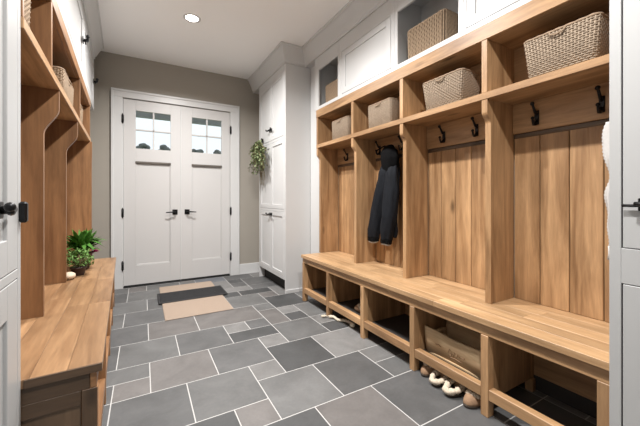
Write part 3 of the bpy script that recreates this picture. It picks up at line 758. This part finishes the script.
hood = [(1.98, 2.165, 1.650, .010, .018), (1.965, 2.155, 1.635, .035, .045), (1.95, 2.140, 1.585, .055, .085), (1.945, 2.130, 1.52, .06, .100), (1.95, 2.132, 1.45, .055, .095), (1.955, 2.150, 1.385, .045, .075), (1.96, 2.165, 1.33, .03, .045)]
build(MB().rings(loft(hood, 8, 28, .05)), 'hood', 'jacket_black', jk)
build(MB().tube([(1.99, 2.165, 1.63), (1.997, 2.26, 1.655), (1.998, 2.36, 1.632), (1.995, 2.376, 1.60), (1.985, 2.30, 1.575), (1.97, 2.21, 1.56)], .006, 7), 'hanging_loop', 'jacket_black', jk)

# ------------------------------------------------------------------ white knit scarf by the near right cabinet
sf = thing('knit_scarf', (1.87, .56, .93), 'W', 'white knitted scarf hanging at the near end of the right lockers', 'scarf')
rg = []
for k in range(70):
    t = k/69; z = 1.50-.57*t
    wob = .006*math.sin(t*11)+.004*math.sin(t*23+1)
    ring = []
    bulge = .022+.013*math.sin(math.pi*min(1, t*2.2))+.006*math.sin(t*14)
    for i in range(26):
        a = 2*math.pi*i/26
        f = 1+.10*math.sin(6*a+t*4)+.05*math.cos(k*math.pi)
        ring.append((1.875+.050*f*math.cos(a), .562+wob+bulge*f*math.sin(a), z))
    rg.append(ring)
build(MB().rings(rg), 'cloth', 'white_knit', sf)
fr_ = MB()
for i in range(12):
    a = 2*math.pi*i/12; x, y = 1.875+.042*math.cos(a), .556+.024*math.sin(a)
    fr_.tube([(x, y, .935), (x+.002, y, .90), (x-.001, y+.002, .872)], .004, 5)
build(fr_, 'fringe', 'white_knit', sf)
build(MB().tube([(1.88, .513, 1.53), (1.88, .545, 1.525), (1.88, .572, 1.50), (1.88, .585, 1.525)], .006, 7).box((1.865, .5125, 1.49), (1.895, .518, 1.57), .002), 'hook', 'black_metal', rl_)

# ------------------------------------------------------------------ things in and under the right bench
def slipper(x, y, z, rot, label, ln=.20, tip=0.0, group='slippers under the right bench'):
    t = thing('slipper', (x, y, z), 'W', label, 'slipper', group)
    t.rotation_euler = (0, 0, rot)
    ORG[t] = Vector((0, 0, 0))
    def outline(sx, zz, k=1.0, n=26):
        pts = []
        for i in range(n):
            a = 2*math.pi*i/n; c_, s_ = math.cos(a), math.sin(a)
            wdt = .043*(1+.12*s_)*k
            pts.append((wdt*c_*sx, (ln/2)*s_*k, zz))
        return pts
    build(MB().rings([outline(1, .0005, .95), outline(1, .004), outline(1, .014), outline(1, .018, .97)]), 'sole', 'brown_sole', t)
    # toe upper: dome over the front half
    rg = []
    for k in range(9):
        v = k/8; y_ = ln/2*(.96-.96*v*1.0)
        wv_ = .043*(1.1)*math.sqrt(max(.02, 1-(y_/(ln/2))**2)); hh = .022+.036*math.sin(min(1, v*1.25)*math.pi/2)
        rg.append([(wv_*math.cos(math.pi*i/12), y_, .016+hh*math.sin(math.pi*i/12)) for i in range(13)])
    build(MB().rings(rg, True, True, True), 'upper', 'tan_suede', t)
    cf = MB(); rs = random.Random(int(y*1000))
    path = []
    for k in range(22):
        a = 2*math.pi*k/22
        cf.ball((.036*math.cos(a), -.025+.070*math.sin(a), .044+.012*math.sin(a)), rs.uniform(.015, .021), 8, 6, (1, 1, .9), .22)
    build(cf, 'fleece_cuff', 'cream_fleece', t)
    return t
slipper(1.668, 1.422, .001, R(95), 'tan slipper with cream fleece cuff, farthest under the trough cubby')
slipper(1.640, 1.308, .001, R(-88), 'tan slipper with cream fleece cuff, second under the trough cubby')
slipper(1.632, 1.196, .001, R(-92), 'tan slipper with cream fleece cuff, third under the trough cubby')
slipper(1.640, 1.084, .001, R(89), 'tan slipper with cream fleece cuff, nearest the viewer under the trough cubby')
slipper(1.74, 2.250, .119, R(15), 'fleece slipper standing inside the second bench cubby', group='slippers under the right bench')
# rope toy on the floor
rp = thing('rope_toy', (1.64, 2.42, 0), 'W', 'cream cotton rope lying half under the second bench cubby', 'rope')
pth = [(1.56+.00+.10*t+.012*math.sin(t*9), 2.555-.235*t, .016+.004*math.sin(t*12)) for t in [k/24 for k in range(25)]]
for q in range(3):
    tw = []
    for k, p in enumerate(pth):
        a = k*.9+q*2.094; tw.append((p[0]+.006*math.cos(a), p[1]+.004*math.sin(a), p[2]+.006*math.sin(a)))
    build(MB().tube(tw, .0085, 7), 'strand', 'cream_cotton', rp)
build(MB().ball((1.628, 2.265, .026), .024, 12, 9, (1, 1.1, 1), .05), 'knot', 'cream_cotton', rp)
tf = MB(); rs = random.Random(3)
for k in range(26):
    a, e = rs.uniform(-1.1, 1.1), rs.uniform(-.1, .35)
    tf.tube([(1.55, 2.565, .016), (1.55-.03*math.cos(a)*.6, 2.565+.03*math.cos(a), .017+.02*e), (1.55-.05*math.cos(a)+.02*math.sin(a), 2.565+.05*math.cos(a)*.8+.02*math.sin(a), max(.006, .014+.02*e))], [.004, .003, .002], 5)
build(tf, 'frayed_end', 'cream_cotton', rp)
# rustic trough in the fourth cubby: concave front, flared ends
tr_ = thing('wooden_trough', (1.74, 1.27, .119), 'W', 'rustic pale wooden trough resting in the fourth bench cubby', 'trough')
def trough_side(x, lean, name):
    rg = []
    NS = 20
    for k in range(NS+1):
        t = k/NS; y = 1.462-.400*t
        top = .290-.012*t+.010*(2*t-1)**4+.004*math.sin(t*9); bot = .124
        bow = .010*math.sin(math.pi*t)
        fl = .018*(2*t-1)**4
        rg.append([(x+bow-lean*.035-fl*.0, y, top), (x+bow-lean*.022, y, (top+bot)/2), (x+bow, y, bot), (x+bow+.020, y, bot), (x+bow+.020-lean*.022, y, (top+bot)/2), (x+bow+.020-lean*.035, y, top)])
    return build(MB().rings(rg, True, True), name, 'rustic', tr_)
ft = trough_side(1.665, .6, 'front_board'); trough_side(1.845, -.6, 'back_board')
bx(tr_, 'base_board', 'rustic', (1.667, 1.064, .1195), (1.863, 1.460, .1335), .003)
for y in (1.440, 1.064): bx(tr_, 'end_board', 'rustic', (1.688, y, .134), (1.842, y+.020, .255), .004)
# carved mark on the front board
mk = MB()
def onf(t, z):
    bow = .010*math.sin(math.pi*t); y = 1.462-.400*t
    return (1.665+bow-.021*((z-.124)/.14)-.0015, y, z)
for pts in ([(.42, .185), (.46, .215), (.50, .190), (.47, .170), (.44, .190)], [(.52, .175), (.55, .21), (.58, .18), (.61, .21), (.64, .185)], [(.66, .20), (.70, .19), (.73, .205)], [(.45, .160), (.55, .165), (.66, .160)], [(.20, .205), (.26, .21), (.30, .20)]):
    mk.tube([onf(*p) for p in pts], .0022, 5)
tag(build(mk, 'carved_mark', 'tan_suede', ft), kind='stuff')

# ------------------------------------------------------------------ plants
def blade(mb, base, tip, wd, sag=.0, n=4):
    b_, t_ = Vector(base), Vector(tip); d = (t_-b_); side = d.cross(Vector((0, 0, 1)))
    side = side.normalized() if side.length > 1e-5 else Vector((1, 0, 0))
    nrm = side.cross(d).normalized()
    L_, R_, C_ = [], [], []
    for k in range(n+1):
        t = k/n; p = b_+d*t+Vector((0, 0, -sag*t*t)); ww = wd*math.sin(math.pi*(.12+.88*t))**.8 if k < n else .0005
        L_.append(p+side*ww*.5+nrm*ww*.12); R_.append(p-side*ww*.5+nrm*ww*.12); C_.append(p)
    vs = L_+C_+R_; m_ = n+1; fs = []
    for k in range(n): fs += [(k, k+1, m_+k+1, m_+k), (m_+k, m_+k+1, 2*m_+k+1, 2*m_+k)]
    mb.add(vs, fs, True)
def pot(parent, c, r0, r1, h, mat):
    rg = []
    for r, z in ((r0*.9, 0), (r0, .004), (r1, h-.012), (r1+.006, h-.010), (r1+.006, h), (r1-.006, h), (r1-.010, h-.02)):
        rg.append([(c[0]+r*math.cos(a*math.pi/12), c[1]+r*math.sin(a*math.pi/12), c[2]+z) for a in range(24)])
    return build(MB().rings(rg), 'pot', mat, parent)
BT = .521
# leafy plant with magenta bloom, at the back
fx, fy = -.318, 3.49
pf = thing('potted_plant', (fx, fy, BT), 'L', 'bushy green potted plant with magenta bloom at the far end of left bench', 'plant')
pot(pf, (fx, fy, BT), .055, .078, .15, 'pot_dark')
fo = MB(); rs = random.Random(21)
for k in range(190):
    a = rs.uniform(0, 6.283); e = rs.uniform(-.25, 1.15); ln = rs.uniform(.11, .225)
    b0 = (fx+.03*math.cos(a), fy+.03*math.sin(a), BT+.14+rs.uniform(0, .12))
    tip = (fx+ln*math.cos(a)*math.cos(e)*.95, fy+ln*math.sin(a)*math.cos(e), BT+.235+ln*math.sin(e)*.95)
    blade(fo, b0, tip, rs.uniform(.024, .045), ln*.22)
build(fo, 'foliage', 'leaf_green', pf)
fl = MB()
for k in range(16):
    a = rs.uniform(0, 6.28); cx, cy, cz = fx+.10, fy-.02, BT+.150
    blade(fl, (cx, cy, cz), (cx+.035*math.cos(a), cy+.035*math.sin(a), cz+rs.uniform(-.01, .03)), .018)
build(fl, 'bloom', 'flower_magenta', pf)
# small round fine-leaved plant in front
gx, gy = -.318, 3.235
pg = thing('potted_plant', (gx, gy, BT), 'L', 'small round fine-leaved plant in front of the bushy one on left bench', 'plant')
pot(pg, (gx, gy, BT), .04, .052, .07, 'pot_dark')
fo = MB()
for k in range(420):
    a = rs.uniform(0, 6.283); e = rs.uniform(-.35, 1.5); r = rs.uniform(.065, .108)
    c = Vector((gx+r*math.cos(a)*math.cos(e), gy+r*math.sin(a)*math.cos(e), BT+.105+r*math.sin(e)))
    d = Vector((rs.uniform(-1, 1), rs.uniform(-1, 1), rs.uniform(-.2, 1))).normalized()
    blade(fo, c, c+d*rs.uniform(.02, .034), .013, 0, 3)
build(fo, 'foliage', 'leaf_pale', pg)
st = MB()
for k in range(24):
    a, e = rs.uniform(0, 6.28), rs.uniform(.2, 1.4); st.tube([(gx, gy, BT+.062), (gx+.08*math.cos(a)*math.cos(e), gy+.08*math.sin(a)*math.cos(e), BT+.10+.08*math.sin(e))], .002, 5)
build(st, 'stems', 'stem_brown', pg)
# cream stone beside it
o = build(MB().ball((-.362, 3.10, BT+.028), .042, 18, 12, (1.0, 1.15, .68), .03), 'pebble', 'pebble_cream', None, 'L', True)
tag(o, 'smooth cream stone on the left bench beside the small plant', 'stone')

# eucalyptus swag on the tall cabinet
sx, sy, sz = 1.435, 4.27, 1.955
sw = thing('leafy_swag', (1.45, 4.27, 1.9), 'W', 'green leafy swag with dry stems hanging on the tall white cabinet', 'swag')
lf_, stm = MB(), MB(); rs = random.Random(9)
for k in range(75):
    a = rs.uniform(-1, 1); out = rs.uniform(.015, .15); dn = rs.uniform(.14, .46)
    tip = Vector((1.46-out, sy-.15+a*.24, sz+.02-dn)); b0 = Vector((1.462, sy, sz+.02))
    mid = (b0+tip)/2+Vector((-.03, 0, .03)); pth = [b0+(mid-b0)*t*2 if t < .5 else mid+(tip-mid)*(t-.5)*2 for t in (0, .25, .5, .75, 1)]
    stm.tube(pth, .0022, 5)
    for q in range(13):
        t = .2+.8*q/12; i = min(3, int(t*4)); p = pth[i]+(pth[i+1]-pth[i])*(t*4-i)
        if p.x > 1.46: continue
        d = Vector((rs.uniform(-1, .3), rs.uniform(-1, 1), rs.uniform(-.8, .6))).normalized()*rs.uniform(.03, .05)
        if (p+d).x < 1.485: blade(lf_, p, p+d, .027, .004, 3)
for k in range(22):
    a = rs.uniform(-1, 1)
    stm.tube([(1.462, sy, sz+.02), (1.455+rs.uniform(-.02, .01), sy-.08+a*.06, sz-.25), (1.458+rs.uniform(-.03, .01), sy-.13+a*.08, sz-rs.uniform(.40, .62))], .0026, 5)
build(lf_, 'leaves', 'leaf_sage', sw); build(stm, 'stems', 'stem_brown', sw)
build(MB().tube([(1.47, sy-.02, sz+.0), (1.455, sy+.02, sz+.005), (1.47, sy+.03, sz+.03), (1.488, sy, sz+.05), (1.47, sy-.02, sz+.03)], .004, 6), 'twine', 'stem_brown', sw)
